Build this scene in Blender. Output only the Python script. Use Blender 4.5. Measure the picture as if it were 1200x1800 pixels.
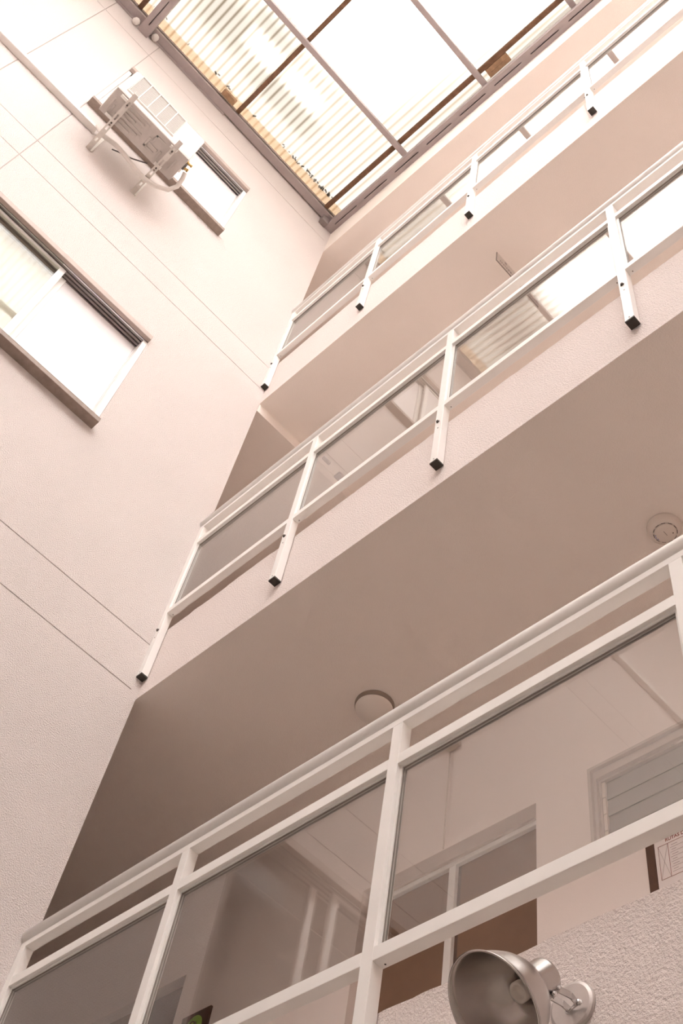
import bpy, math, random
from mathutils import Vector, Matrix
random.seed(7)
scene = bpy.context.scene
col = scene.collection
for o in list(bpy.data.objects):
    bpy.data.objects.remove(o)

# ------------------------------------------------------------------ camera, sky, exposure
CAM = (3.6292033, -1.61566651, -0.74311543)
cam_d = bpy.data.cameras.new('camera')
cam_d.sensor_fit = 'VERTICAL'
cam_d.sensor_height = 36.0
cam_d.lens = 1994.7175 / 1800 * 36.0
cam_d.clip_start = 0.02
cam = bpy.data.objects.new('camera', cam_d)
col.objects.link(cam)
cam.matrix_world = Matrix(((0.71526119, 0.52505861, 0.46121024, CAM[0]),
                           (0.68568592, -0.6547784, -0.31796237, CAM[1]),
                           (0.13504162, 0.54367151, -0.82836288, CAM[2]),
                           (0, 0, 0, 1)))
scene.camera = cam

world = bpy.data.worlds.new('overcast_sky')
scene.world = world
world.use_nodes = True
bg = world.node_tree.nodes['Background']
bg.inputs['Color'].default_value = (1.0, 0.968, 0.958, 1)
bg.inputs['Strength'].default_value = 11.6

vs = scene.view_settings
vs.view_transform = 'Standard'
vs.look = 'None'
vs.exposure = 0.13
vs.gamma = 1.0
vs.use_curve_mapping = False
scene.cycles.diffuse_bounces = 8
scene.cycles.max_bounces = 16
scene.cycles.transparent_max_bounces = 24

# ------------------------------------------------------------------ materials
MATS = {}


def new_mat(name):
    m = bpy.data.materials.new(name)
    m.use_nodes = True
    nt = m.node_tree
    nt.nodes.clear()
    out = nt.nodes.new('ShaderNodeOutputMaterial')
    MATS[name] = m
    return m, nt, out


def N(nt, kind, **kw):
    n = nt.nodes.new(kind)
    for k, v in kw.items():
        if k in n.inputs:
            n.inputs[k].default_value = v
        else:
            setattr(n, k, v)
    return n


def simple(name, color, rough=0.5, metal=0.0, spec=0.5, var=0.0, vscale=20.0, bump=0.0, bscale=200.0, bdist=0.002):
    m, nt, out = new_mat(name)
    p = N(nt, 'ShaderNodeBsdfPrincipled')
    p.inputs['Base Color'].default_value = (*color, 1)
    p.inputs['Roughness'].default_value = rough
    p.inputs['Metallic'].default_value = metal
    p.inputs['Specular IOR Level'].default_value = spec
    nt.links.new(p.outputs[0], out.inputs[0])
    if var or bump:
        tc = N(nt, 'ShaderNodeTexCoord')
    if var:
        no = N(nt, 'ShaderNodeTexNoise')
        no.inputs['Scale'].default_value = vscale
        no.inputs['Detail'].default_value = 4
        nt.links.new(tc.outputs['Object'], no.inputs['Vector'])
        r = N(nt, 'ShaderNodeValToRGB')
        r.color_ramp.elements[0].position = 0.3
        r.color_ramp.elements[1].position = 0.7
        r.color_ramp.elements[0].color = (*[c * (1 - var) for c in color], 1)
        r.color_ramp.elements[1].color = (*[min(1, c * (1 + var)) for c in color], 1)
        nt.links.new(no.outputs['Fac'], r.inputs[0])
        nt.links.new(r.outputs[0], p.inputs['Base Color'])
    if bump:
        nb = N(nt, 'ShaderNodeTexNoise')
        nb.inputs['Scale'].default_value = bscale
        nb.inputs['Detail'].default_value = 3
        nb.inputs['Roughness'].default_value = 0.6
        nt.links.new(tc.outputs['Object'], nb.inputs['Vector'])
        b = N(nt, 'ShaderNodeBump')
        b.inputs['Strength'].default_value = bump
        b.inputs['Distance'].default_value = bdist
        nt.links.new(nb.outputs['Fac'], b.inputs['Height'])
        nt.links.new(b.outputs[0], p.inputs['Normal'])
    return m


WALL = (0.825, 0.76, 0.732)
simple('render_coat', WALL, 0.9, spec=0.15, var=0.02, vscale=1.6, bump=1.0, bscale=150, bdist=0.011)
simple('rough_render', (0.82, 0.745, 0.715), 0.92, spec=0.12, var=0.03, vscale=60, bump=0.9, bscale=130, bdist=0.009)
simple('soffit_paint', (0.88, 0.812, 0.758), 0.9, spec=0.15, var=0.02, vscale=2.0, bump=0.5, bscale=220, bdist=0.004)
simple('inner_wall_paint', (0.855, 0.78, 0.74), 0.85, spec=0.2, var=0.01, vscale=2.0, bump=0.15, bscale=260, bdist=0.002)
simple('joint_mortar', (0.60, 0.535, 0.505), 0.95, spec=0.1)
simple('ground_tile', (0.30, 0.265, 0.23), 0.55, var=0.05, vscale=3.0)
simple('white_aluminium', (0.86, 0.845, 0.82), 0.34, spec=0.5, var=0.015, vscale=9.0)
simple('white_bead', (0.80, 0.79, 0.765), 0.45)
simple('grey_gasket', (0.25, 0.22, 0.20), 0.7)
simple('black_rubber', (0.045, 0.038, 0.032), 0.65)
simple('steel_bolt', (0.12, 0.10, 0.09), 0.45, metal=0.6)
simple('screw_metal', (0.50, 0.48, 0.46), 0.4, metal=0.8)
simple('bronze_frame', (0.30, 0.235, 0.20), 0.5, spec=0.4, var=0.12, vscale=30)
simple('bronze_light', (0.47, 0.39, 0.35), 0.45, spec=0.4, var=0.06, vscale=14)
simple('track_grey', (0.32, 0.29, 0.275), 0.35, metal=0.4)
simple('chrome', (0.85, 0.85, 0.86), 0.18, metal=1.0)
simple('white_frame', (0.88, 0.87, 0.85), 0.35)
simple('frosted_pane', (0.86, 0.84, 0.85), 0.12, spec=0.5)
simple('curtain', (0.60, 0.57, 0.49), 0.9)
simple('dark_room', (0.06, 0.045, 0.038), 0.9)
simple('ac_casing', (0.84, 0.82, 0.79), 0.4, var=0.01, vscale=5)
simple('ac_plate', (0.52, 0.475, 0.445), 0.5, var=0.05, vscale=16)
simple('ac_fan', (0.36, 0.33, 0.31), 0.6)
simple('ac_dark', (0.20, 0.18, 0.17), 0.6)
simple('ac_wire', (0.82, 0.80, 0.77), 0.4)
simple('galvanised', (0.62, 0.58, 0.54), 0.42, metal=0.35, var=0.06, vscale=40)
simple('brass', (0.66, 0.47, 0.20), 0.3, metal=0.9)
simple('pipe_wrap', (0.72, 0.68, 0.64), 0.7, var=0.03, vscale=30, bump=0.2, bscale=60)
simple('cable_black', (0.10, 0.085, 0.08), 0.6)
simple('trunking_white', (0.80, 0.77, 0.74), 0.5)
simple('mauve_steel', (0.40, 0.345, 0.34), 0.5, spec=0.35, var=0.06, vscale=8)
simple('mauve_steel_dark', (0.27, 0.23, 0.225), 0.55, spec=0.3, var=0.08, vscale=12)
simple('rusty_steel', (0.20, 0.115, 0.07), 0.8, spec=0.2, var=0.22, vscale=26)
simple('old_timber', (0.42, 0.27, 0.16), 0.8, var=0.2, vscale=30)
simple('mortar_white', (0.78, 0.75, 0.72), 0.95, bump=0.5, bscale=80, bdist=0.01)
simple('lamp_opal', (0.80, 0.745, 0.69), 0.4)
simple('lamp_ring', (0.30, 0.24, 0.20), 0.4)
simple('plastic_white', (0.74, 0.67, 0.61), 0.45)
simple('plastic_slot', (0.10, 0.08, 0.07), 0.6)
simple('spun_aluminium', (0.56, 0.52, 0.495), 0.27, metal=1.0, var=0.06, vscale=24)
simple('cast_aluminium', (0.56, 0.52, 0.50), 0.4, metal=0.8, var=0.04, vscale=40)
simple('porcelain', (0.80, 0.74, 0.68), 0.3)
simple('brown_board', (0.085, 0.035, 0.018), 0.6, var=0.1, vscale=40)
simple('paper', (0.80, 0.74, 0.72), 0.7)
simple('print_red', (0.26, 0.075, 0.05), 0.7)
simple('print_grey', (0.36, 0.30, 0.29), 0.7)
simple('print_green', (0.30, 0.52, 0.06), 0.5)
simple('door_brown', (0.23, 0.135, 0.085), 0.45, var=0.05, vscale=12)
simple('door_dark', (0.13, 0.085, 0.065), 0.4)
simple('grey_pane', (0.33, 0.31, 0.30), 0.12, spec=0.5)
simple('louvre_frame', (0.60, 0.54, 0.50), 0.5)
simple('debris', (0.05, 0.035, 0.02), 0.9)
simple('light_purple', (0.42, 0.40, 0.62), 0.3)

# thin clear glass: Schlick mirror over a see-through pane (both faces of the sheet reflect)


def glass_mat(name, tint, f0=0.04, fmax=0.96):
    m, nt, out = new_mat(name)
    lw = N(nt, 'ShaderNodeLayerWeight')
    pw = N(nt, 'ShaderNodeMath', operation='POWER')
    pw.inputs[1].default_value = 5.0
    ma = N(nt, 'ShaderNodeMath', operation='MULTIPLY_ADD')
    ma.inputs[1].default_value = fmax
    ma.inputs[2].default_value = f0
    nt.links.new(lw.outputs['Facing'], pw.inputs[0])
    nt.links.new(pw.outputs[0], ma.inputs[0])
    lw.inputs['Blend'].default_value = 0.5
    tr = N(nt, 'ShaderNodeBsdfTransparent')
    tr.inputs[0].default_value = (*tint, 1)
    gl = N(nt, 'ShaderNodeBsdfGlossy')
    gl.inputs['Roughness'].default_value = 0.0
    mx = N(nt, 'ShaderNodeMixShader')
    nt.links.new(ma.outputs[0], mx.inputs[0])
    nt.links.new(tr.outputs[0], mx.inputs[1])
    nt.links.new(gl.outputs[0], mx.inputs[2])
    nt.links.new(mx.outputs[0], out.inputs[0])
    return m


glass_mat('rail_glass', (0.92, 0.92, 0.91), 0.10, 0.90)
glass_mat('window_glass', (0.93, 0.94, 0.92), 0.10, 0.90)
glass_mat('door_glass', (0.80, 0.78, 0.76), 0.015, 0.2)
glass_mat('acrylic', (0.95, 0.94, 0.93))


def sheet_mat():
    """Weathered corrugated plastic: lets the sky through, dirt lies in the valleys, some patches are denser."""
    m, nt, out = new_mat('roof_sheet')
    tc = N(nt, 'ShaderNodeTexCoord')
    sep = N(nt, 'ShaderNodeSeparateXYZ')
    nt.links.new(tc.outputs['Object'], sep.inputs[0])

    def math_(op, a, b=None, c=None):
        n = N(nt, 'ShaderNodeMath', operation=op)
        for i, v in enumerate((a, b, c)):
            if v is None:
                continue
            if isinstance(v, (int, float)):
                n.inputs[i].default_value = v
            else:
                nt.links.new(v, n.inputs[i])
        return n.outputs[0]
    X, Y = sep.outputs['X'], sep.outputs['Y']
    # valleys of the corrugation hold a line of dirt
    ph = math_('MULTIPLY', Y, 2 * math.pi / 0.07)
    valley = math_('POWER', math_('MULTIPLY_ADD', math_('SINE', ph), 0.5, 0.5), 4.0)
    # streaks drawn out along the fall of the roof
    mp = N(nt, 'ShaderNodeMapping')
    mp.inputs['Scale'].default_value = (1.1, 9.0, 1.0)
    nt.links.new(tc.outputs['Object'], mp.inputs['Vector'])
    st = N(nt, 'ShaderNodeTexNoise')
    st.inputs['Scale'].default_value = 1.0
    st.inputs['Detail'].default_value = 5
    nt.links.new(mp.outputs[0], st.inputs['Vector'])
    # old grime by the two walls, shaped elsewhere to let light in
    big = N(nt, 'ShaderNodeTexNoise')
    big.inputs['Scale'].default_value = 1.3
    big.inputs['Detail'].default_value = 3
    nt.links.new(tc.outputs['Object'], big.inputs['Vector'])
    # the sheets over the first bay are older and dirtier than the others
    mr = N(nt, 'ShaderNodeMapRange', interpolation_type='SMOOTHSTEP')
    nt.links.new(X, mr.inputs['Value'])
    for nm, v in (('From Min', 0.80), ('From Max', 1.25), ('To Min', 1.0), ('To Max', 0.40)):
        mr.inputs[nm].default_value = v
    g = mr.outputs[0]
    g = math_('ADD', g, math_('MULTIPLY', math_('MAXIMUM', math_('SUBTRACT', X, 3.0), 0.0), -0.3))  # film thinned over the unseen bays to let in more sky light
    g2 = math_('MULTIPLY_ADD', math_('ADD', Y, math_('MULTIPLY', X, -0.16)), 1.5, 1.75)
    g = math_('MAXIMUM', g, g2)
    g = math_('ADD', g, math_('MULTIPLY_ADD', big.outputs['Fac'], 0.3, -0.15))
    grime_and_light = N(nt, 'ShaderNodeClamp')
    nt.links.new(g, grime_and_light.inputs[0])
    grime_and_light.inputs['Min'].default_value = 0.05
    grime_and_light.inputs['Max'].default_value = 0.94

    # soft-edged patches of denser film, and patches of thinner film
    def blob(cx, cy, sx, sy, p=4.0):
        a = math_('DIVIDE', math_('SUBTRACT', X, cx), sx)
        b = math_('DIVIDE', math_('SUBTRACT', Y, cy), sy)
        d = math_('ADD', math_('POWER', math_('ABSOLUTE', a), p), math_('POWER', math_('ABSOLUTE', b), p))
        return math_('EXPONENT', math_('MULTIPLY', d, -1.0))
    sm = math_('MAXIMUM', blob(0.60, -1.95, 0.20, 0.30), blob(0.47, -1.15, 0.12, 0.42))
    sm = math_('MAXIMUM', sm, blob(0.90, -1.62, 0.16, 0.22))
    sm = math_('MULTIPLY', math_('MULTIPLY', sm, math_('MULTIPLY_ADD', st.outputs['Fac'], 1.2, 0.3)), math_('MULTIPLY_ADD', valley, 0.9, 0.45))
    thinned = math_('MAXIMUM', blob(0.66, -1.56, 0.10, 0.20), blob(0.68, -1.08, 0.09, 0.22))
    lines = math_('MULTIPLY', math_('MULTIPLY', valley, grime_and_light.outputs[0]), math_('MULTIPLY_ADD', st.outputs['Fac'], 1.3, 0.1))
    # density: a grey film plus warm coloured dust
    film = math_('ADD', math_('MULTIPLY', grime_and_light.outputs[0], 2.25), math_('MULTIPLY', sm, 0.6))
    film = math_('MULTIPLY', film, math_('SUBTRACT', 1.0, math_('MULTIPLY', thinned, 0.35)))
    dust = math_('ADD', math_('MULTIPLY', lines, 0.52), math_('MULTIPLY', grime_and_light.outputs[0], 0.10))
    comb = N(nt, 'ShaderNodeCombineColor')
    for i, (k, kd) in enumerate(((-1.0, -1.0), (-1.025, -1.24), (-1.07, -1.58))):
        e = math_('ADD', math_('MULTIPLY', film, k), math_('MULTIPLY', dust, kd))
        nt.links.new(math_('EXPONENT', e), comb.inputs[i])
    tr = N(nt, 'ShaderNodeBsdfTransparent')
    tl = N(nt, 'ShaderNodeBsdfTranslucent')
    nt.links.new(comb.outputs[0], tr.inputs[0])
    nt.links.new(comb.outputs[0], tl.inputs[0])
    mx = N(nt, 'ShaderNodeMixShader')
    mx.inputs[0].default_value = 0.3
    nt.links.new(tr.outputs[0], mx.inputs[1])
    nt.links.new(tl.outputs[0], mx.inputs[2])
    nt.links.new(mx.outputs[0], out.inputs[0])
    return m


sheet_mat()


def flashing_mat():
    m, nt, out = new_mat('tan_flashing')
    tr = N(nt, 'ShaderNodeBsdfTransparent')
    tr.inputs[0].default_value = (0.92, 0.81, 0.70, 1)
    tl = N(nt, 'ShaderNodeBsdfTranslucent')
    tl.inputs[0].default_value = (0.92, 0.81, 0.70, 1)
    mx = N(nt, 'ShaderNodeMixShader')
    mx.inputs[0].default_value = 0.6
    nt.links.new(tr.outputs[0], mx.inputs[1])
    nt.links.new(tl.outputs[0], mx.inputs[2])
    nt.links.new(mx.outputs[0], out.inputs[0])


flashing_mat()

# ------------------------------------------------------------------ mesh helpers


class MB:
    def __init__(self):
        self.v, self.f, self.s, self.m = [], [], [], []

    def face(self, idx, smooth=False, mi=0):
        self.f.append(idx)
        self.s.append(smooth)
        self.m.append(mi)

    def box(self, x0, x1, y0, y1, z0, z1, mi=0):
        b = len(self.v)
        self.v += [(x, y, z) for z in (z0, z1) for y in (y0, y1) for x in (x0, x1)]
        for q in ((0, 2, 3, 1), (4, 5, 7, 6), (0, 1, 5, 4), (2, 6, 7, 3), (0, 4, 6, 2), (1, 3, 7, 5)):
            self.face(tuple(b + i for i in q), False, mi)
        return self

    def hexa(self, pts, mi=0):
        """8 corners: bottom 4 counter-clockwise from above, top 4 likewise."""
        b = len(self.v)
        self.v += [tuple(p) for p in pts]
        for q in ((3, 2, 1, 0), (4, 5, 6, 7), (0, 1, 5, 4), (1, 2, 6, 5), (2, 3, 7, 6), (3, 0, 4, 7)):
            self.face(tuple(b + i for i in q), False, mi)
        return self

    def prism(self, poly, fn, a, b, mi=0):
        """poly: 2D outline; fn(u, v, t) -> point; swept from t=a to t=b."""
        n = len(poly)
        s = len(self.v)
        for t in (a, b):
            self.v += [tuple(fn(u, v, t)) for u, v in poly]
        for i in range(n):
            j = (i + 1) % n
            self.face((s + i, s + j, s + n + j, s + n + i), False, mi)
        self.face(tuple(s + i for i in reversed(range(n))), False, mi)
        self.face(tuple(s + n + i for i in range(n)), False, mi)
        return self

    def tube(self, pts, r, seg=10, cap=True, mi=0):
        pts = [Vector(p) for p in pts]
        n = len(pts)
        rad = r if isinstance(r, (list, tuple)) else [r] * n
        rings = []
        up = None
        for i, p in enumerate(pts):
            t = (pts[min(i + 1, n - 1)] - pts[max(i - 1, 0)]).normalized()
            if up is None:
                a = Vector((0, 0, 1)) if abs(t.z) < 0.9 else Vector((1, 0, 0))
                up = (a - t * a.dot(t)).normalized()
            else:
                up = (up - t * up.dot(t)).normalized()
            w = t.cross(up)
            s = len(self.v)
            for k in range(seg):
                an = 2 * math.pi * k / seg
                self.v.append(tuple(p + (up * math.cos(an) + w * math.sin(an)) * rad[i]))
            rings.append(s)
        for a, b in zip(rings, rings[1:]):
            for k in range(seg):
                j = (k + 1) % seg
                self.face((a + k, a + j, b + j, b + k), True, mi)
        if cap:
            self.face(tuple(rings[0] + k for k in reversed(range(seg))), False, mi)
            self.face(tuple(rings[-1] + k for k in range(seg)), False, mi)
        return self

    def lathe(self, prof, origin, axis, seg=32, mi=0, smooth=True):
        """prof: list of (radius, distance along axis)."""
        o = Vector(origin)
        ax = Vector(axis).normalized()
        a = Vector((0, 0, 1)) if abs(ax.z) < 0.9 else Vector((1, 0, 0))
        u = (a - ax * a.dot(ax)).normalized()
        w = ax.cross(u)
        rings = []
        for r, h in prof:
            s = len(self.v)
            if r < 1e-6:
                self.v.append(tuple(o + ax * h))
                rings.append((s, 1))
            else:
                for k in range(seg):
                    an = 2 * math.pi * k / seg
                    self.v.append(tuple(o + ax * h + (u * math.cos(an) + w * math.sin(an)) * r))
                rings.append((s, seg))
        for (s0, n0), (s1, n1) in zip(rings, rings[1:]):
            for k in range(seg):
                j = (k + 1) % seg
                if n0 == 1 and n1 == 1:
                    continue
                if n0 == 1:
                    self.face((s0, s1 + j, s1 + k), smooth, mi)
                elif n1 == 1:
                    self.face((s0 + k, s0 + j, s1), smooth, mi)
                else:
                    self.face((s0 + k, s0 + j, s1 + j, s1 + k), smooth, mi)
        return self

    def mesh(self, name, mats):
        me = bpy.data.meshes.new(name)
        me.from_pydata(self.v, [], self.f)
        me.polygons.foreach_set('use_smooth', self.s)
        if isinstance(mats, str):
            mats = [mats]
        for k in mats:
            me.materials.append(MATS[k])
        if len(mats) > 1:
            me.polygons.foreach_set('material_index', self.m)
        me.update()
        return me

    def build(self, name, mats, parent=None, loc=(0, 0, 0), bevel=0.0):
        return link(name, self.mesh(name, mats), parent, loc, bevel)


def link(name, me, parent=None, loc=(0, 0, 0), bevel=0.0):
    o = bpy.data.objects.new(name, me)
    col.objects.link(o)
    o.location = loc
    if parent is not None:
        o.parent = parent
    if bevel:
        b = o.modifiers.new('bevel', 'BEVEL')
        b.width = bevel
        b.segments = 2
        b.limit_method = 'ANGLE'
    return o


def empty(name, loc=(0, 0, 0)):
    o = bpy.data.objects.new(name, None)
    o.empty_display_size = 0.05
    col.objects.link(o)
    o.location = loc
    return o


def tag(o, label, cat=None, group=None, kind=None):
    o['label'] = label
    if cat:
        o['category'] = cat
    if group:
        o['group'] = group
    if kind:
        o['kind'] = kind
    return o


def struct(o, label):
    return tag(o, label, kind='structure')


def rbox(x0, x1, y0, y1, z0, z1):
    return MB().box(x0, x1, y0, y1, z0, z1)


# ------------------------------------------------------------------ layout
B = 1.06                                   # back wall of the galleries
GX0, GX1 = -2.6, 7.0                       # ends of the galleries
AY, AX = -6.4, 6.6                         # far walls of the light well
GROUND = -2.35
LV = [dict(bot=0.300, kerb=0.778, rail=0.887), dict(bot=3.079, kerb=3.575, rail=3.667), dict(bot=6.085, kerb=6.670, rail=6.745)]
SLOPE = 0.105                              # fall of the roof towards +x


def zroof(x, h=0.0):
    return 9.52 - SLOPE * x + h


# ------------------------------------------------------------------ ground, far walls
struct(rbox(GX0, GX1, AY - 0.2, B + 0.4, GROUND - 0.2, GROUND).build('floor', 'ground_tile'), 'pale tiled ground floor of the light well')
# ---- left wall: solid core with the window niches, render panels proud of it with open joints
W1 = (-2.22, -0.87, 4.50, 5.68)
W2 = (-2.22, -0.87, 7.60, 8.74)
D1 = (-2.22, -0.80, 0.66, 2.985)
core = MB()
ys = [AY, -2.22, -0.87, -0.80, 0.0]
zs = [GROUND, 0.66, 2.985, 4.50, 5.68, 7.60, 8.74, 9.69]
for i in range(4):
    for j in range(7):
        y0, y1, z0, z1 = ys[i], ys[i + 1], zs[j], zs[j + 1]
        hole = (j in (3, 5) and i == 1) or (j == 1 and i in (1, 2))
        core.box(-0.6, -0.32 if hole else -0.008, y0, y1, z0, z1)
wl = struct(core.build('wall_left', 'joint_mortar'), 'tall rendered wall with incised joints on the left of the light well')
rows = [(GROUND, 0.335), (0.335, 0.66), (0.66, 3.1155), (3.1155, 3.4415), (3.4415, 6.256), (6.256, 6.58), (6.58, 9.27), (9.27, 9.69)]
colsy = [(AY, -2.72), (-2.72, -2.22), (-2.22, -0.04)]
J = 0.0035
for (z0, z1) in rows:
    cs = colsy if z0 > 6.5 else [(AY, -2.22), (-2.22, -0.04)] if z0 > 3.2 else ([(AY, -2.22), (-2.22, -0.04)])
    for (y0, y1) in cs:
        hole = None
        if y0 == -2.22:
            for h in (W1, W2, D1):
                if h[2] >= z0 - 0.01 and h[3] <= z1 + 0.01:
                    hole = h
        m = MB()
        ya, yb = y0 + J, y1 - (J if y1 < -0.05 else 0)
        za, zb = z0 + J, z1 - J
        if hole is None:
            m.box(-0.01, 0, ya, yb, za, zb)
        else:
            if hole[2] > za:
                m.box(-0.01, 0, ya, yb, za, hole[2])
            if hole[3] < zb:
                m.box(-0.01, 0, ya, yb, hole[3], zb)
            m.box(-0.01, 0, hole[1], yb, max(za, hole[2]), min(zb, hole[3]))
        m.build('render_panel', 'render_coat', wl)
rbox(-0.01, 0, -0.04, 0.0, GROUND, 9.69).build('corner_strip', 'render_coat', wl)
rbox(GX0, -0.6, -0.25, 0.0, GROUND, 10.1).build('return_wall', 'render_coat', wl)

far = rbox(-0.6, AX + 0.3, AY - 0.2, AY, GROUND, 9.6)
struct(far.build('wall_front', 'render_coat'), 'plain rendered wall across the light well behind the viewer')
struct(rbox(AX, AX + 0.3, AY, 0, GROUND, 8.8).build('wall_right', 'render_coat'), 'plain rendered wall at the right end of the light well')

# ------------------------------------------------------------------ galleries
bw = MB()
N3 = (0.60, 1.53, 0.55, 2.416)
D2 = (-1.33, -0.58, 0.55, 2.461)
JW = (1.783, 2.95, 2.0, 2.438)
xs = sorted({GX0, GX1, N3[0], N3[1], D2[0], D2[1], JW[0], JW[1]})
zz = sorted({GROUND, 0.55, 2.0, 2.416, 2.438, 2.461, 10.1})
for i in range(len(xs) - 1):
    for j in range(len(zz) - 1):
        cx, cz = (xs[i] + xs[i + 1]) / 2, (zz[j] + zz[j + 1]) / 2
        hole = any(h[0] < cx < h[1] and h[2] < cz < h[3] for h in (N3, D2, JW))
        bw.box(xs[i], xs[i + 1], B + 0.25 if hole else B, B + 0.4, zz[j], zz[j + 1])
wb = struct(bw.build('wall_back', 'inner_wall_paint'), 'pale pink painted back wall of the galleries')
struct(rbox(GX0 - 0.2, GX0, -0.25, B + 0.4, GROUND, 10.1).build('wall_gallery_left', 'inner_wall_paint'), 'end wall of the galleries beyond the left wall')
struct(rbox(GX1, GX1 + 0.2, -0.2, B + 0.4, GROUND, 10.1).build('wall_gallery_right', 'inner_wall_paint'), 'end wall of the galleries on the right')

lev_name = ['lower', 'middle', 'upper']
for k, L in enumerate(LV):
    m = MB()
    m.box(GX0, GX1, 0.12, B, L['bot'], L['bot'] + 0.25)
    slab = struct(m.build('floor_gallery_' + lev_name[k], 'soffit_paint'), 'painted floor slab of the %s gallery seen from below' % lev_name[k])
    # rough rendered kerb: top edge slightly uneven, as trowelled
    km = MB()
    n = 240
    rng = random.Random(20 + k)
    tops, notch = [], 0
    for i in range(n + 1):
        if rng.random() < 0.06:
            notch = rng.uniform(-0.006, 0.004)
        tops.append(L['kerb'] + notch + rng.uniform(-0.0015, 0.0015))
    x0k = 0.0
    pts = []
    for i in range(n + 1):
        x = x0k + (GX1 - x0k) * i / n
        pts.append([(x, 0, L['bot']), (x, 0, tops[i]), (x, 0.12, tops[i]), (x, 0.12, L['bot'])])
    s = len(km.v)
    for q in pts:
        km.v += q
    for i in range(n):
        a, b = s + 4 * i, s + 4 * (i + 1)
        for e in range(4):
            f = (e + 1) % 4
            km.face((a + e, a + f, b + f, b + e), False, 1 if e == 3 else 0)
    km.face((s, s + 1, s + 2, s + 3))
    km.face(tuple(s + 4 * n + e for e in (3, 2, 1, 0)))
    tag(km.build('kerb', ['rough_render', 'soffit_paint'], slab), 'rough plastered kerb along the slab edge')
    rbox(GX0, 0.0, 0.0, 0.12, L['bot'], L['bot'] + 0.25).build('slab_edge', 'soffit_paint', slab)
    if k == 2:
        rbox(GX0, 0.0, 0.002, B, 5.985, 6.085).build('dropped_soffit', 'soffit_paint', slab)
# top of the galleries: roof slab with a plain fascia above the upper gallery, falling slightly to the right
rs = MB()
za, zb = 9.055, 9.055 - 0.06 * GX1
rs.hexa([(0, 0.0, za), (GX1, 0.0, zb), (GX1, B, zb), (0, B, za), (0, 0.0, 10.1), (GX1, 0.0, 10.1), (GX1, B, 10.1), (0, B, 10.1)])
rs.box(GX0, 0, 0, B, 9.055, 10.1)
struct(rs.build('ceiling', 'soffit_paint'), 'painted roof slab over the upper gallery with its plain fascia')

# ------------------------------------------------------------------ gallery railings
POSTX = [0.0205, 0.945, 1.893, 2.842, 3.79, 4.74, 5.69]
PW = 0.0195
YF, YB = -0.043, -0.004
# shared meshes, local: origin on post axis at the underside of the bottom rail
post_me = MB().box(-PW, PW, YF, YB, -0.460, 0.800).mesh('post', 'white_aluminium')
cap_me = MB().box(-PW - 0.0005, PW + 0.0005, YF - 0.0005, YB + 0.0005, -0.468, -0.459).mesh('end_cap', 'black_rubber')
bolt_me = MB().lathe([(0.0, -0.0085), (0.0052, -0.0085), (0.0068, -0.0045), (0.0068, 0.0)], (0, YF, 0), (0, 1, 0), 6, smooth=False).lathe([(0.0, -0.002), (0.009, -0.002), (0.009, 0.0)], (0, YF, 0), (0, 1, 0), 12).mesh('bolt', 'steel_bolt')
screw_me = MB().lathe([(0.0, -0.0022), (0.003, -0.002), (0.0042, 0.0)], (0, YF, 0), (0, 1, 0), 10).mesh('screw', 'screw_metal')
under_me = MB().lathe([(0.0, -0.0015), (0.0024, -0.0012), (0.0026, 0.0)], (0, 0, 0), (0, 0, 1), 8).mesh('joint_screw', 'steel_bolt')


def bay_meshes(w, tagn):
    """rails, beads and pane of one bay, local x from 0 to w"""
    r = {}
    r['bottom_rail'] = MB().box(0, w, YF + 0.0005, YB - 0.0005, 0.0, 0.039).mesh('bottom_rail' + tagn, 'white_aluminium')
    r['middle_rail'] = MB().box(0, w, YF + 0.0005, YB - 0.0005, 0.632, 0.671).mesh('middle_rail' + tagn, 'white_aluminium')
    bd = MB()
    # glazing beads: a U round the pane, at the rear half of the section
    y0, y1 = -0.031, -0.010
    bd.box(0.0005, 0.010, y0, y1, 0.0395, 0.6315)
    bd.box(w - 0.010, w - 0.0005, y0, y1, 0.0395, 0.6315)
    bd.box(0.010, w - 0.010, y0, y1, 0.6235, 0.6315)
    bd.box(0.010, w - 0.010, y0, y1, 0.0395, 0.047)
    r['glazing_bead'] = bd.mesh('glazing_bead' + tagn, 'white_bead')
    gk = MB()
    for (ya, yb) in ((-0.0275, -0.0235), (-0.0175, -0.0135)):
        gk.box(0.0102, 0.0117, ya, yb, 0.047, 0.6235)
        gk.box(w - 0.0117, w - 0.0102, ya, yb, 0.047, 0.6235)
        gk.box(0.0118, w - 0.0118, ya, yb, 0.6210, 0.6233)
    r['gasket'] = gk.mesh('gasket' + tagn, 'grey_gasket')
    r['glass_pane'] = MB().box(0.0101, w - 0.0101, -0.0234, -0.0176, 0.0471, 0.6234).mesh('glass_pane' + tagn, 'rail_glass')
    return r


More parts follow.
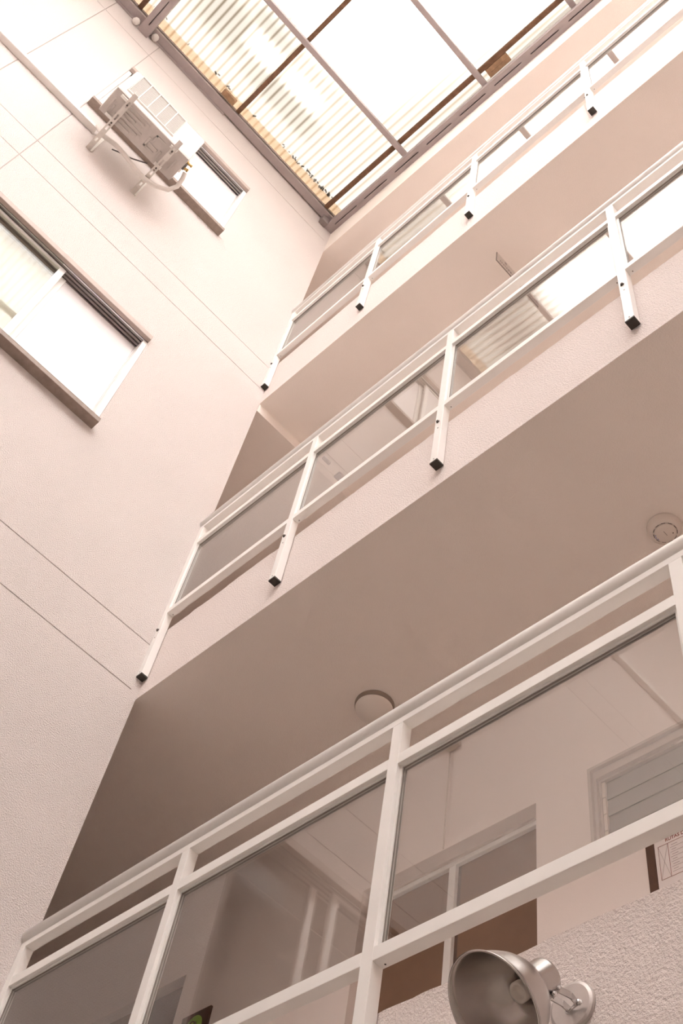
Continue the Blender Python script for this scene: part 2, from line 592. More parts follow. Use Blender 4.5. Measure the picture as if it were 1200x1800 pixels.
widths = {}
rail_labels = ['white aluminium railing with glass panes on the lowest gallery, nearest the viewer',
               'white aluminium railing with glass panes on the middle gallery, above the dome lamp',
               'white aluminium railing with glass panes on the upper gallery, under the clear roof']
for k, L in enumerate(LV):
    z0 = L['rail']
    rt = tag(empty('gallery_railing', (0, 0, z0)), rail_labels[k], 'railing', 'gallery railings')
    xend = POSTX[-1] + PW
    for i, x in enumerate(POSTX):
        po = link('post', post_me, rt, (x, 0, 0), 0.0015)
        c = link('end_cap', cap_me, po, (0, 0, 0))
        link('bolt', bolt_me, po, (-0.003 if i else 0.002, 0, -0.128 if k else -0.21))
        for zz_ in ((-0.185, -0.445) if k else (-0.26, -0.445)):
            link('screw', screw_me, po, (0.001, 0, zz_))
    hr = MB()
    seg = 20
    hr.tube([(0.002, -0.0235, 0.8550), (xend, -0.0235, 0.8550)], 0.0315, seg)
    hr.build('handrail', 'white_aluminium', rt)
    rbox(0.001, xend, YF + 0.0003, YB - 0.0003, 0.8002, 0.824).build('top_rail', 'white_aluminium', rt, bevel=0.001)
    for i in range(len(POSTX) - 1):
        xa, xb = POSTX[i] + PW, POSTX[i + 1] - PW
        w = round(xb - xa, 4)
        if w not in widths:
            widths[w] = bay_meshes(w, '')
        for nm in ('bottom_rail', 'middle_rail'):
            ro = link(nm, widths[w][nm], rt, (xa, 0, 0), 0.001)
            if nm == 'bottom_rail':
                for sx in (0.018, w - 0.018):
                    link('joint_screw', under_me, ro, (sx, -0.016, 0))
        link('glazing_bead', widths[w]['glazing_bead'], rt, (xa, 0, 0))
        link('gasket', widths[w]['gasket'], rt, (xa, 0, 0))
        link('glass_pane', widths[w]['glass_pane'], rt, (xa, 0, 0))

# ------------------------------------------------------------------ windows in the left wall


def wall_window(name, y0, y1, z0, z1, label, ym, both_frosted=False, door=False):
    """z0: underside of the sill; z1: top of the head member."""
    r = struct(empty(name, (0, (y0 + y1) / 2, z0)), label)
    oy, oz = (y0 + y1) / 2, z0

    def part(m, nm, mat, bevel=0.0, parent=None):
        o = m.build(nm, mat, r)
        o.location = (0, -oy, -oz)
        if bevel:
            bb = o.modifiers.new('bevel', 'BEVEL')
            bb.width = bevel
            bb.segments = 2
        return o
    sill_t = z0 + 0.033
    head_b = z1 - 0.052
    m = MB().box(-0.30, 0.068, y0 + 0.001, y1 - 0.001, z0, sill_t)
    m.box(0.056, 0.0682, y0 + 0.001, y1 - 0.001, sill_t - 0.0002, sill_t + 0.006)
    part(m, 'sill', 'bronze_frame', 0.002)
    part(MB().box(0.0, 0.032, y0 + 0.001, y1 - 0.001, head_b, z1), 'head', 'bronze_light', 0.003)
    # sliding tracks in the underside of the head
    t = MB()
    for xa, xb, dz in ((-0.022, -0.012, 0.0), (-0.045, -0.031, -0.004), (-0.066, -0.052, -0.012), (-0.088, -0.074, -0.020), (-0.30, -0.096, -0.026)):
        t.box(xa, xb, y0 + 0.001, y1 - 0.001, head_b + dz, z1 - 0.002)
    t.box(-0.096, -0.0005, y0 + 0.001, y1 - 0.001, head_b + 0.012, z1 - 0.002)
    part(t, 'head_track', 'track_grey')
    part(MB().box(-0.0075, -0.0015, y0 + 0.001, y1 - 0.001, head_b - 0.003, head_b + 0.0118), 'track_lip', 'chrome')
    # white jambs
    part(MB().box(-0.11, -0.002, y1 - 0.034, y1 - 0.001, sill_t, head_b - 0.004), 'jamb', 'door_dark' if door else 'white_frame', 0.0015)
    part(MB().box(-0.11, -0.002, y0 + 0.001, y0 + 0.034, sill_t, head_b - 0.004), 'jamb', 'white_frame', 0.0015)
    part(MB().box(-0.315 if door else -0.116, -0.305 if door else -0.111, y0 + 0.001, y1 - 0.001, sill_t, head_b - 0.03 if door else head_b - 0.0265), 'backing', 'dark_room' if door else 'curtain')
    # left sash in the outer track
    def sash(ya, yb, x, pane, deep):
        zt, zb_ = head_b - deep, sill_t + 0.001
        s = MB()
        s.box(x - 0.012, x + 0.012, yb - 0.042, yb, zb_, zt)
        s.box(x - 0.012, x + 0.012, ya, ya + 0.036, zb_, zt)
        s.box(x - 0.012, x + 0.012, ya + 0.036, yb - 0.042, zt - 0.02, zt)
        s.box(x - 0.012, x + 0.012, ya + 0.036, yb - 0.042, zb_, zb_ + 0.03)
        so = part(s, 'sash', 'white_frame')
        g = MB().box(x - 0.003, x + 0.003, ya + 0.037, yb - 0.043, zb_ + 0.031, zt - 0.021)
        go = g.build('pane', pane, so)
        return so
    sash(y0 + 0.036, ym + 0.001, -0.038, 'frosted_pane' if both_frosted else 'door_glass' if door else 'window_glass', 0.006)
    # right sash: its left stile shows beside the other
    zt, zb_ = head_b - 0.021, sill_t + 0.001
    s = MB()
    x = -0.080
    yg = ym + (0.075 if door else 0.0)
    s.box(x - 0.012, x + 0.012, yg - 0.004, yg + 0.040, zb_, zt)
    s.box(x - 0.012, x + 0.012, y1 - 0.040, y1 - 0.036, zb_, zt)
    so = part(s, 'sash', 'white_frame')
    MB().box(x - 0.003, x + 0.003, yg + 0.041, y1 - 0.041, zb_ + 0.001, zt - 0.001).build('pane', 'door_glass' if door else 'frosted_pane', so)
    return r


wall_window('window_1', *W1, 'two-pane sliding window with brown sill in the left wall, middle storey', -1.526)
wall_window('window_2', *W2, 'two-pane sliding window with brown sill behind the air conditioner', -1.526, both_frosted=True)
wall_window('door_1', *D1, 'tall dark sliding door with white frame low in the left wall', -1.46, door=True)

# ------------------------------------------------------------------ back wall of the lowest gallery
r = struct(empty('door_2', (-0.955, B, 0.55)), 'dark brown door in the gallery back wall behind the left glass pane')
rbox(-0.373, 0.373, 0.05, 0.09, 0.002, 1.905).build('leaf', 'door_dark', r)
rbox(-0.374, -0.34, 0.03, 0.05, 0.002, 1.905).build('frame', 'door_brown', r)
rbox(0.34, 0.374, 0.03, 0.05, 0.002, 1.905).build('frame', 'door_brown', r)
r = struct(empty('door_3', (1.065, B, 0.55)), 'recessed door with white frame and brown panes in the gallery back wall')
w2 = (N3[1] - N3[0]) / 2
H3 = N3[3] - N3[2]
rbox(-w2 + 0.001, w2 - 0.001, 0.066, 0.11, H3 - 0.034, H3 - 0.001).build('head_frame', 'white_frame', r, bevel=0.002)
rbox(-w2 + 0.001, w2 - 0.001, 0.058, 0.066, H3 - 0.012, H3 - 0.001).build('head_trim', 'plastic_white', r)
rbox(-0.036, 0.000, 0.066, 0.11, 0.002, H3 - 0.034).build('mullion', 'white_frame', r, bevel=0.002)
rbox(-w2 + 0.001, -0.036, 0.085, 0.091, 0.002, H3 - 0.034).build('leaf', 'door_brown', r)
rbox(0.000, w2 - 0.001, 0.085, 0.091, 0.002, H3 - 0.034).build('leaf', 'door_brown', r)
rbox(0.001, 0.016, 0.0845, 0.0853, 0.002, H3 - 0.036).build('leaf_edge', 'door_dark', r)

# jalousie window
r = struct(empty('window_3', (JW[0], B, JW[2])), 'louvred glass window in pale frame on the gallery back wall')
wj, hj = JW[1] - JW[0], JW[3] - JW[2]
f = MB()
for d, y0_, y1_ in ((0.0, -0.012, 0.05), (0.014, 0.004, 0.06), (0.026, 0.02, 0.07)):
    e = d + (0.014 if d < 0.02 else 0.012)
    f.box(d + 0.0005, e, y0_, y1_, 0.0005 + d, hj - 0.0005 - d)
    f.box(wj - e, wj - d - 0.0005, y0_, y1_, 0.0005 + d, hj - 0.0005 - d)
    f.box(e, wj - e, y0_, y1_, hj - e - 0.024 * (d > 0), hj - d - 0.0005)
    f.box(e, wj - e, y0_, y1_, d + 0.0005, e)
f.build('frame', 'louvre_frame', r)
n = 5
for i in range(n):
    zc = hj - 0.066 - 0.0785 * (i + 0.5)
    if zc < 0.03:
        continue
    s = MB()
    s.hexa([(0.052, 0.029, zc - 0.047), (wj - 0.052, 0.029, zc - 0.047), (wj - 0.052, 0.033, zc - 0.047), (0.052, 0.033, zc - 0.047),
            (0.052, 0.035, zc + 0.042), (wj - 0.052, 0.035, zc + 0.042), (wj - 0.052, 0.039, zc + 0.042), (0.052, 0.039, zc + 0.042)])
    so = s.build('louvre', 'grey_pane', r)
    rbox(0.040, 0.054, 0.020, 0.05, zc - 0.037, zc + 0.037).build('louvre_clip', 'plastic_white', so)
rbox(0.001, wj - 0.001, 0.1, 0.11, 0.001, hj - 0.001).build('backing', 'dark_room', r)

# ------------------------------------------------------------------ notice on its board
bo = tag(empty('notice_board', (2.2, B, 1.76)), 'dark brown board on the back wall carrying the printed notice', 'board')
rbox(-0.2, 0.32, -0.012, -0.001, 0, 0.208).build('panel', 'brown_board', bo)
nt_ = tag(empty('printed_notice', (2.2, B - 0.012, 1.76)), 'white printed notice headed RUTAS DE with red outlined box', 'notice')
rbox(-0.163, 0.30, -0.004, -0.0008, -0.012, 0.206).build('sheet', 'paper', nt_)


def frame_lines(m, x0, x1, z0, z1, t, y=-0.0048):
    for a in ((x0, x1, z0, z0 + t), (x0, x1, z1 - t, z1), (x0, x0 + t, z0, z1), (x1 - t, x1, z0, z1)):
        m.box(a[0], a[1], y, y + 0.0006, a[2], a[3])


m = MB()
frame_lines(m, -0.150, 0.28, 0.030, 0.166, 0.0012)
m.box(-0.1125, -0.1110, -0.0048, -0.0042, 0.030, 0.166)
m.build('box_rule', 'print_red', nt_)
m = MB()
for (a, b) in (((-0.149, 0.031), (-0.113, 0.165)), ((-0.149, 0.165), (-0.113, 0.031))):
    dx, dz = b[0] - a[0], b[1] - a[1]
    ln = math.hypot(dx, dz)
    px, pz = -dz / ln * 0.0005, dx / ln * 0.0005
    q = [(a[0] - px, a[1] - pz), (b[0] - px, b[1] - pz), (b[0] + px, b[1] + pz), (a[0] + px, a[1] + pz)]
    m.hexa([(q[i][0], -0.0047, q[i][1]) for i in range(4)] + [(q[i][0], -0.0042, q[i][1]) for i in range(4)])
for i in range(6):
    zc = 0.152 - 0.0195 * i
    m.box(-0.100, -0.082 if i % 2 else -0.076, -0.0047, -0.0042, zc, zc + 0.0012)
    m.box(-0.105, 0.27, -0.0047, -0.0042, zc - 0.009, zc - 0.0083)
m.build('ruled_lines', 'print_grey', nt_)


def text_mesh(body, size, mat):
    cu = bpy.data.curves.new('lettering', 'FONT')
    cu.body = body
    cu.size = size
    cu.extrude = 0.0003
    cu.offset = 0.00025
    tmp = bpy.data.objects.new('lettering_tmp', cu)
    col.objects.link(tmp)
    dg = bpy.context.evaluated_depsgraph_get()
    me = bpy.data.meshes.new_from_object(tmp.evaluated_get(dg))
    bpy.data.objects.remove(tmp)
    me.materials.clear()
    me.materials.append(MATS[mat])
    return me


tm = link('lettering', text_mesh('RUTAS DE', 0.0185, 'print_red'), nt_, (-0.120, -0.0046, 0.1755))
tm.rotation_euler = (math.pi / 2, 0, 0)

# green emblem sign low on the back wall
gs = tag(empty('emblem_sign', (-0.39, B, 2.0)), 'small dark brown sign with bright green round emblem behind the glass', 'sign')
rbox(-0.10, 0.097, -0.012, -0.001, 0.0, 0.19).build('plate', 'brown_board', gs)
MB().lathe([(0.0, 0.0), (0.058, 0.0), (0.058, 0.002)], (0.0, -0.0142, 0.112), (0, 1, 0), 32).build('emblem', 'print_green', gs)
m = MB()
m.tube([(-0.012 + 0.02 * math.cos(a), -0.0145, 0.118 + 0.026 * math.sin(a)) for a in [0.4 + 0.35 * i for i in range(10)]], 0.003, 6)
m.tube([(0.014, -0.0145, 0.135), (0.018, -0.0145, 0.112), (0.006, -0.0145, 0.088), (-0.012, -0.0145, 0.082)], 0.003, 6)
m.build('emblem_mark', 'brown_board', gs)

# junction box with a cable at the top of the back wall
jb = tag(empty('junction_box', (1.085, B, 2.975)), 'small pale junction box with a thin cable above the recessed door', 'junction box')
rbox(-0.045, 0.03, -0.035, -0.001, 0.0, 0.075).build('box', 'plastic_white', jb, bevel=0.004)
MB().tube([(-0.035, -0.004, 0.0), (-0.033, -0.004, -0.3), (-0.03, -0.004, -0.555)], 0.003, 6).build('cable', 'plastic_white', jb)

# ------------------------------------------------------------------ ceiling fittings
cl = tag(empty('ceiling_lamp', (0.895, 0.705, 3.079)), 'round opal dome lamp under the middle gallery slab', 'lamp')
MB().lathe([(0.0, 0.0), (0.090, 0.0), (0.092, -0.006), (0.090, -0.022), (0.084, -0.026), (0.0, -0.026)], (0, 0, 0), (0, 0, 1), 48).build('base_ring', 'lamp_ring', cl)
MB().lathe([(0.086, -0.0262), (0.087, -0.030), (0.083, -0.042), (0.070, -0.055), (0.050, -0.064), (0.026, -0.069), (0.0, -0.0705)], (0, 0, 0), (0, 0, 1), 48).build('diffuser', 'lamp_opal', cl)

ap = tag(empty('smoke_detector', (2.452, 0.703, 3.079)), 'round white ceiling detector with slotted rim near the right edge', 'detector')
MB().lathe([(0.0, 0.0), (0.066, 0.0), (0.068, -0.006), (0.066, -0.026), (0.058, -0.038), (0.048, -0.041), (0.046, -0.041)], (0, 0, 0), (0, 0, 1), 48).build('housing', 'plastic_white', ap)
MB().lathe([(0.046, -0.0405), (0.046, -0.036), (0.0, -0.036)], (0, 0, 0), (0, 0, 1), 48).build('groove', 'plastic_white', ap)
MB().lathe([(0.0, -0.046), (0.040, -0.0455), (0.0435, -0.043), (0.0435, -0.0362)], (0, 0, 0), (0, 0, 1), 48).build('cover', 'plastic_white', ap)
for i in range(11):
    a = 2 * math.pi * i / 11
    m = MB()
    c, s = math.cos(a), math.sin(a)
    rr, tt = 0.0448, 0.0075
    q = [(rr * c - tt * s * u + 0.0014 * c * w, rr * s + tt * c * u + 0.0014 * s * w) for u, w in ((-1, -1), (1, -1), (1, 1), (-1, 1))]
    m.hexa([(x, y, -0.0415) for x, y in q] + [(x, y, -0.0405) for x, y in q])
    m.build('slot', 'plastic_slot', ap)
rbox(-0.001, 0.001, -0.012, 0.012, -0.0466, -0.0455).build('cover_line', 'lamp_ring', ap)
MB().lathe([(0.0, -0.0475), (0.0025, -0.0465), (0.0025, -0.0455)], (0.024, 0.016, 0), (0, 0, 1), 10).build('button', 'plastic_slot', ap)
for dx, dy in ((-0.038, 0.006), (-0.040, -0.004), (-0.036, -0.014)):
    MB().lathe([(0.0, -0.0468), (0.003, -0.046), (0.003, -0.044)], (dx, dy, 0), (0, 0, 1), 10).build('indicator', 'light_purple', ap)

# clear acrylic sign hung under the upper slab
hs = tag(empty('hanging_sign', (1.92, 0.43, 6.085)), 'clear acrylic sign plate hanging under the upper gallery slab', 'sign')
rbox(-0.0025, 0.0025, -0.203, 0.2, -0.132, -0.0005).build('plate', 'acrylic', hs)
m = MB()
m.box(-0.003, 0.003, -0.206, -0.203, -0.135, -0.0005)
m.box(-0.003, 0.003, -0.206, 0.2, -0.135, -0.132)
m.build('edge_strip', 'grey_gasket', hs)
m = MB()
rng = random.Random(3)
y = -0.175
while y < 0.18:
    w = rng.uniform(0.006, 0.014)
    m.box(0.0026, 0.0029, y, y + w, -0.100, -0.078 + rng.uniform(0, 0.008))
    y += w + 0.007
m.box(0.0026, 0.0029, -0.130, -0.112, -0.045, -0.020)
m.build('faint_print', 'print_grey', hs)

# two small grey fittings under the upper slab
for i, (x, y, wx, wy) in enumerate(((0.03, 0.775, 0.06, 0.06), (0.05, 0.62, 0.025, 0.07))):
    o = tag(rbox(-wx / 2, wx / 2, -wy / 2, wy / 2, -0.022, -0.0005).build('ceiling_box', 'mauve_steel', None, (x, y, 6.085), 0.004),
            ('square grey box' if i == 0 else 'narrow grey box') + ' fixed under the upper slab by the left wall', 'box', 'grey boxes under the upper slab')

# ------------------------------------------------------------------ air conditioner on its brackets
X0, X1, Y0, Y1, Z0, Z1 = 0.245, 0.472, -2.105, -1.430, 7.095, 7.585
ac = tag(empty('air_conditioner', (0.36, -1.77, Z0)), 'white outdoor air conditioner unit on brackets across the upper window', 'air conditioner')
OX, OY = 0.36, -1.77


def acp(m, nm, mat, parent=ac, bevel=0.0):
    o = m.build(nm, mat, parent)
    if parent is ac:
        o.location = (-OX, -OY, -Z0)
    if bevel:
        bb = o.modifiers.new('bevel', 'BEVEL')
        bb.width = bevel
        bb.segments = 3
        bb.limit_method = 'ANGLE'
    return o


acp(MB().box(X0, X1, Y0, Y1, Z0 + 0.022, Z1), 'casing', 'ac_casing', bevel=0.016)
bp = acp(MB().box(X0 + 0.004, X1 - 0.004, Y0 + 0.004, Y1 - 0.004, Z0 + 0.006, Z0 + 0.021), 'base_plate', 'ac_plate', bevel=0.003)
zr = Z0 - 0.0005
for (xa, xb, ya, yb) in ((0.275, 0.29, -1.98, -1.85), (0.305, 0.32, -2.0, -1.80), (0.335, 0.35, -1.97, -1.78), (0.365, 0.38, -2.0, -1.86),
                         (0.395, 0.41, -1.96, -1.80), (0.425, 0.437, -2.0, -1.78), (0.30, 0.38, -1.73, -1.712), (0.30, 0.315, -1.73, -1.64),
                         (0.335, 0.35, -1.71, -1.63), (0.37, 0.43, -1.70, -1.685), (0.415, 0.43, -1.70, -1.62), (0.29, 0.36, -1.615, -1.60),
                         (0.29, 0.40, -2.075, -2.06), (0.29, 0.36, -2.045, -2.03), (0.30, 0.40, -1.50, -1.485)):
    acp(MB().box(xa, xb, ya, yb, zr, Z0 + 0.0065), 'stamped_rib', 'ac_plate', bevel=0.0015)
# fan opening with guard on the front
GY0, GY1, GZ0, GZ1 = -2.045, -1.625, 7.175, 7.545
m = MB()
m.box(X1 - 0.002, X1 + 0.004, GY0, GY1, GZ0, GZ1)
acp(m, 'fan_opening', 'ac_fan')
m = MB()
for i in range(6):
    y = GY0 + (GY1 - GY0) * i / 5
    m.box(X1 + 0.004, X1 + 0.014, y - 0.003, y + 0.003, GZ0, GZ1)
for i in range(19):
    z = GZ0 + (GZ1 - GZ0) * i / 18
    m.box(X1 + 0.008, X1 + 0.0105, GY0, GY1, z - 0.0012, z + 0.0012)
for a in ((GY0 - 0.006, GY1 + 0.006, GZ0 - 0.006, GZ0), (GY0 - 0.006, GY1 + 0.006, GZ1, GZ1 + 0.006), (GY0 - 0.006, GY0, GZ0, GZ1), (GY1, GY1 + 0.006, GZ0, GZ1)):
    m.box(X1 - 0.001, X1 + 0.014, *a)
acp(m, 'fan_guard', 'ac_wire')
# left end panel with louvre stamps
m = MB()
for i in range(4):
    m.box(X0 + 0.05, X1 - 0.03, Y0 - 0.004, Y0 + 0.002, Z0 + 0.08 + 0.05 * i, Z0 + 0.105 + 0.05 * i)
acp(m, 'side_louvre', 'ac_plate')
# service cover, handle and valves on the right end
acp(MB().box(X0 + 0.05, X1 - 0.05, Y1 - 0.002, Y1 + 0.012, Z0 + 0.12, Z0 + 0.30), 'service_cover', 'ac_casing', bevel=0.006)
acp(MB().box(X1 - 0.10, X1 - 0.05, Y1 - 0.001, Y1 + 0.016, Z0 + 0.025, Z0 + 0.05), 'earth_clamp', 'ac_dark')
vx = X0 + 0.14
m = MB()
for (dx, dz, rr) in ((0.0, 0.05, 0.010), (0.045, 0.05, 0.008)):
    m.lathe([(0.0, 0.0), (rr * 1.5, 0.0), (rr * 1.5, 0.008), (rr, 0.009), (rr, 0.034), (rr * 1.35, 0.035), (rr * 1.35, 0.046), (0.0, 0.046)], (vx + dx, Y1 - 0.001, Z0 + dz), (0, 1, 0), 10)
    m.lathe([(rr * 0.8, 0.0), (rr * 0.8, 0.022), (rr * 1.1, 0.023), (rr * 1.1, 0.034), (0, 0.034)], (vx + dx, Y1 + 0.022, Z0 + dz), (0.3, 0, -1), 10)
acp(m, 'valve', 'brass')
for ya in (-2.02, -1.56):
    for xa in (X0 + 0.015, X1 - 0.035):
        acp(MB().box(xa, xa + 0.02, ya - 0.03, ya + 0.03, Z0 - 0.006, Z0 + 0.006), 'foot', 'ac_casing')

for i, yb in enumerate((-1.975, -1.555)):
    b = tag(empty('wall_bracket', (0, yb, 7.045)), ('left' if i == 0 else 'right') + ' slotted steel bracket arm under the air conditioner', 'bracket', 'air conditioner brackets')
    m = MB()
    # angle section: flange below, web at one side, slots cut as gaps in the flange
    t = 0.004
    cuts = [0.0, 0.085, 0.115, 0.20, 0.255, 0.30, 0.355, 0.42, 0.475, 0.545]
    for a, c in zip(cuts[:-1], cuts[1:]):
        solid = cuts.index(a) % 2 == 0
        if solid:
            m.box(a, c, -0.019, 0.019, 0.0, t)
        else:
            m.box(a, c, -0.019, -0.007, 0.0, t)
            m.box(a, c, 0.007, 0.019, 0.0, t)
    m.box(0.0, 0.545, -0.019, -0.015, t, 0.043)
    m.build('arm', 'galvanised', b)
    rbox(0.0, 0.006, -0.019, 0.030, -0.004, 0.34).build('wall_plate', 'galvanised', b)
    for xx in (0.27, 0.445):
        MB().lathe([(0.0, -0.008), (0.007, -0.008), (0.007, 0.0)], (xx, 0.0, -0.001), (0, 0, 1), 6, smooth=False).build('bolt', 'steel_bolt', b)

pp_ = tag(MB().tube([(0.06, -2.04, 7.31), (0.075, -2.005, 7.24), (0.10, -1.975, 7.17), (0.125, -1.93, 7.125), (0.15, -1.86, 7.10), (0.155, -1.77, 7.08),
                     (0.155, -1.66, 7.035), (0.16, -1.56, 7.02), (0.18, -1.47, 7.025), (0.215, -1.395, 7.05), (0.27, -1.365, 7.085), (0.33, -1.375, 7.11), (0.372, -1.392, 7.125)], 0.017, 12).build('coolant_pipe', 'pipe_wrap'),
          'pale wrapped coolant pipe curving under the air conditioner', 'pipe')
tag(MB().tube([(0.03, -1.86, 7.27), (0.08, -1.82, 7.20), (0.15, -1.72, 7.13), (0.22, -1.62, 7.105)], 0.005, 6).build('cable', 'cable_black'), 'thin black cable crossing behind the air conditioner', 'cable')
cd = tag(empty('cable_trunking', (0, -3.6, 7.28)), 'long white cable trunking running along the left wall to the air conditioner', 'trunking')
rbox(0.0005, 0.05, -2.75, 1.57, 0.0, 0.05).build('channel', 'trunking_white', cd, bevel=0.004)
rbox(0.0505, 0.0535, -2.75, 1.57, 0.003, 0.047).build('lid', 'trunking_white', cd)

# ------------------------------------------------------------------ roof frame over the light well


def sloped(m, x0, x1, y0, y1, h0, h1, mi=0):
    m.hexa([(x0, y0, zroof(x0, h0)), (x1, y0, zroof(x1, h0)), (x1, y1, zroof(x1, h0)), (x0, y1, zroof(x0, h0)),
            (x0, y0, zroof(x0, h1)), (x1, y0, zroof(x1, h1)), (x1, y1, zroof(x1, h1)), (x0, y1, zroof(x0, h1))], mi)
    return m


rf = tag(empty('roof_frame', (0, 0, 0)), 'grey steel beams and brown purlins carrying the clear roof', 'roof frame')
beam_y = [(-0.087, -0.001), (-2.452, -2.345), (-4.85, -4.745)]
for (ya, yb) in beam_y:
    ymid = (ya + yb) / 2
    bm = MB()
    sloped(bm, 0.002, AX, ya, ymid - 0.005, 0.0, 0.10)
    sloped(bm, 0.002, AX, ymid + 0.005, yb, 0.0, 0.10)
    bo_ = bm.build('main_beam', 'mauve_steel', rf)
    wm = MB()
    x = 0.002
    while x < AX - 0.1:
        sloped(wm, x, x + 0.10, ymid - 0.005, ymid + 0.005, 0.0, 0.10)
        x += 0.385
    wm.build('weld', 'mauve_steel', bo_)
    sm_ = MB()
    sloped(sm_, 0.002, AX, ymid - 0.0049, ymid + 0.0049, 0.03, 0.095)
    sm_.build('seam', 'mauve_steel_dark', bo_)
# wall beam: lipped channel lying along the left wall, open towards the well
m = MB()
zb0 = 9.622
poly = [(0.016, 0), (0.088, 0), (0.088, 0.030), (0.080, 0.030), (0.080, 0.010), (0.030, 0.010), (0.030, 0.108), (0.080, 0.108), (0.080, 0.088), (0.088, 0.088), (0.088, 0.118), (0.016, 0.118)]
# two pieces of concave outline, as convex prisms
for pl in ([(0.016, 0), (0.088, 0), (0.088, 0.010), (0.016, 0.010)], [(0.080, 0.010), (0.088, 0.010), (0.088, 0.036), (0.080, 0.036)],
           [(0.016, 0.010), (0.030, 0.010), (0.030, 0.096), (0.016, 0.096)], [(0.016, 0.096), (0.088, 0.096), (0.088, 0.106), (0.016, 0.106)],
           [(0.080, 0.072), (0.088, 0.072), (0.088, 0.096), (0.080, 0.096)]):
    m.prism(pl, lambda u, v, t: (u, t, zb0 + v), AY, -0.06)
m.build('wall_beam', 'mauve_steel', rf)
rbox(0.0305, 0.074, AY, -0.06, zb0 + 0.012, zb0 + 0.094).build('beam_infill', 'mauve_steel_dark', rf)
rbox(0.001, 0.055, -0.165, -0.088, 9.500, 9.621).build('corner_cleat', 'mauve_steel_dark', rf, bevel=0.003)
# rafters across the well
k = 0
x = 1.015
while x < AX - 0.2:
    zc = zroof(x, 0.101)
    rbox(x - 0.024, x + 0.024, AY, -0.012, zc + 0.003, zc + 0.058).build('rafter', 'mauve_steel', rf, bevel=0.003)
    x += 0.935
# brown purlins along the fall
for yc in (-0.19, -1.36, -2.56, -3.75, -4.95):
    m = MB()
    sloped(m, 0.09, AX, yc - 0.021, yc + 0.021, 0.162, 0.212)
    m.build('purlin', 'rusty_steel', rf)
# the roof covering: separate corrugated sheets
rc = tag(empty('roof_covering', (0, 0, 0)), 'weathered clear corrugated plastic sheets over the light well', 'roof covering')
PITCH, AMP = 0.07, 0.008
ysheet = 0.14
si = 0
while ysheet > AY - 0.2:
    y1_, y0_ = ysheet, ysheet - 0.84
    n = 12 * 8
    m = MB()
    for i in range(n + 1):
        y = y0_ + (y1_ - y0_) * i / n
        h = AMP * math.sin(2 * math.pi * y / PITCH) + 0.2215 + (0.0015 if si % 2 else 0.0)
        for x in (-0.45, AX + 0.5):
            m.v.append((x, y, zroof(x, h)))
    for i in range(n):
        a = 2 * i
        m.face((a, a + 1, a + 3, a + 2), True)
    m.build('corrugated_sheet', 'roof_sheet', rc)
    ysheet -= 0.84 - 0.0
    si += 1
# tan flashing laid on the sheets along the wall, with leaf litter caught at its edge
fl = tag(empty('roof_flashing', (0, 0, 0)), 'tan flashing strip on the clear roof along the left wall', 'flashing')
m = MB()
sloped(m, -0.45, 0.165, AY, 0.1, 0.234, 0.237)
m.build('strip', 'tan_flashing', fl)
rng = random.Random(11)
k = 0
for i in range(46):
    y = rng.uniform(-2.9, -0.25) if i < 24 else rng.uniform(-0.75, -0.2)
    s = rng.uniform(0.006, 0.018) if i < 24 else rng.uniform(0.008, 0.016)
    x = 0.172 + rng.uniform(-0.006, 0.016)
    m = MB()
    a = rng.uniform(0, 3.1)
    c, d = math.cos(a) * s, math.sin(a) * s
    z = zroof(x, 0.2335)
    q = [(x - c + d * 0.4, y - d - c * 0.4), (x + c + d * 0.4, y + d - c * 0.4), (x + c - d * 0.4, y + d + c * 0.4), (x - c - d * 0.4, y - d + c * 0.4)]
    m.hexa([(u, v, z) for u, v in q] + [(u, v, z + 0.006) for u, v in q])
    m.build('leaf_litter', 'debris', fl)
# closing strip between wall and beam, and mortar lumps where the beam enters the wall
tag(rbox(0.001, 0.0155, AY, -1.44, 9.60, 9.70).build('closing_strip', 'mauve_steel'), 'narrow grey closing strip between left wall and roof beam', 'trim')
for i, (y, z) in enumerate(((-2.497, 9.53), (-2.30, 9.60))):
    m = MB()
    m.lathe([(0.0, -0.03), (0.026, -0.028), (0.034, -0.01), (0.033, 0.012), (0.024, 0.03), (0.0, 0.034)], (0.0, 0, 0), (0, 0, 1), 9)
    o = m.build('mortar_patch', 'mortar_white', None, (0.036, y, z))
    tag(o, 'white mortar lump on the %s side of the second roof beam end' % ('outer' if i == 0 else 'inner'), 'mortar', 'mortar lumps at the beam end')
# two scraps of timber wedged under the sheets
for i, (xa, xb, ya, yb) in enumerate(((0.105, 0.16, -1.58, -1.43), (2.02, 2.24, -0.165, -0.089))):
    m = MB()
    sloped(m, xa, xb, ya, yb, 0.163, 0.205)
    sloped(m, xa, xb, ya + (yb - ya) * 0.55, yb, 0.15, 0.163)
    tag(m.build('timber_block', 'old_timber'), ('brown timber packing block by the left wall beam' if i == 0 else 'brown timber packing block on the gallery roof beam'), 'timber', 'timber packing blocks')

# ------------------------------------------------------------------ floodlight on the lowest kerb
NECK = Vector((2.455, -0.092, 0.612))
AXI = Vector((-0.235, -0.66, -0.715)).normalized()
BASE = Vector((2.447, -0.0005, 0.600))
fd = tag(empty('floodlight', BASE), 'metal bell floodlight on the rough kerb at the bottom edge', 'lamp')


def fp(m, nm, mat, parent=fd):
    o = m.build(nm, mat, parent)
    if parent is fd:
        o.location = -BASE
    return o


fp(MB().lathe([(0.0, 0.0095), (0.044, 0.0085), (0.050, 0.006), (0.0525, 0.002), (0.0525, 0.0), (0.0, 0.0)], BASE, (0, -1, 0), 48, smooth=False), 'wall_plate', 'cast_aluminium')
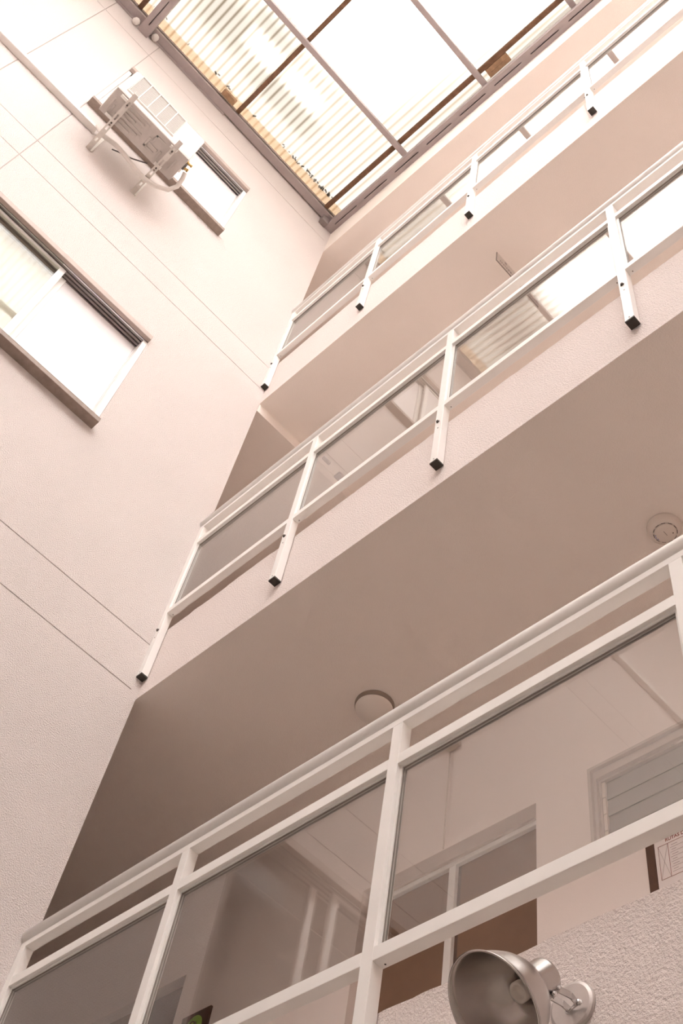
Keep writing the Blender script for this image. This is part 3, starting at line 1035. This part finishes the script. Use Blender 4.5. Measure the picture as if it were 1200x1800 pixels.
# bell, outside and inside
prof = [(0.0, 0.0), (0.030, 0.0), (0.0345, 0.003), (0.0355, 0.008), (0.0355, 0.050), (0.038, 0.056), (0.052, 0.066), (0.068, 0.082), (0.081, 0.102), (0.091, 0.126), (0.098, 0.150), (0.1015, 0.160), (0.1045, 0.162),
        (0.1045, 0.164), (0.100, 0.1635), (0.096, 0.150), (0.089, 0.126), (0.079, 0.103), (0.066, 0.084), (0.050, 0.068), (0.036, 0.058), (0.033, 0.050), (0.033, 0.010), (0.0, 0.008)]
bell = fp(MB().lathe(prof, NECK, AXI, 64), 'bell', 'spun_aluminium')
soc = fp(MB().lathe([(0.0, 0.009), (0.020, 0.009), (0.020, 0.060), (0.0185, 0.062), (0.0185, 0.072), (0.020, 0.074), (0.020, 0.088), (0.0145, 0.089), (0.0130, 0.080), (0.0, 0.080)], NECK, AXI, 28), 'socket', 'porcelain')
# hinge strap from the plate to the neck, in two bent cheeks
side = AXI.cross(Vector((0, 0, 1))).normalized()
up = side.cross(AXI).normalized()
piv = BASE + Vector((0.012, -0.016, -0.012))
m = MB()
for s in (-1, 1):
    pts = [piv + side * 0.013 * s, piv + side * 0.015 * s + Vector((0, -0.02, 0.004)), NECK + AXI * 0.012 - up * 0.030 + side * 0.014 * s, NECK + AXI * 0.034 - up * 0.0345 + side * 0.012 * s]
    for a, b in zip(pts, pts[1:]):
        d = (b - a).normalized()
        w = side.cross(d).normalized() * 0.0075
        t = side * 0.0012
        m.hexa([a - w - t, a + w - t, a + w + t, a - w + t, b - w - t, b + w - t, b + w + t, b - w + t])
fp(m, 'hinge_strap', 'cast_aluminium')
for c, ax_, rr in ((piv, side, 0.005), (NECK + AXI * 0.012 - up * 0.030, side, 0.0045), (NECK + AXI * 0.030 - up * 0.0355, side, 0.0045)):
    fp(MB().lathe([(0.0, -0.022), (rr, -0.022), (rr * 1.2, -0.018), (rr * 0.7, -0.017), (rr * 0.7, 0.017), (rr * 1.2, 0.018), (rr, 0.022), (0.0, 0.022)], c, ax_, 10), 'bolt', 'chrome')
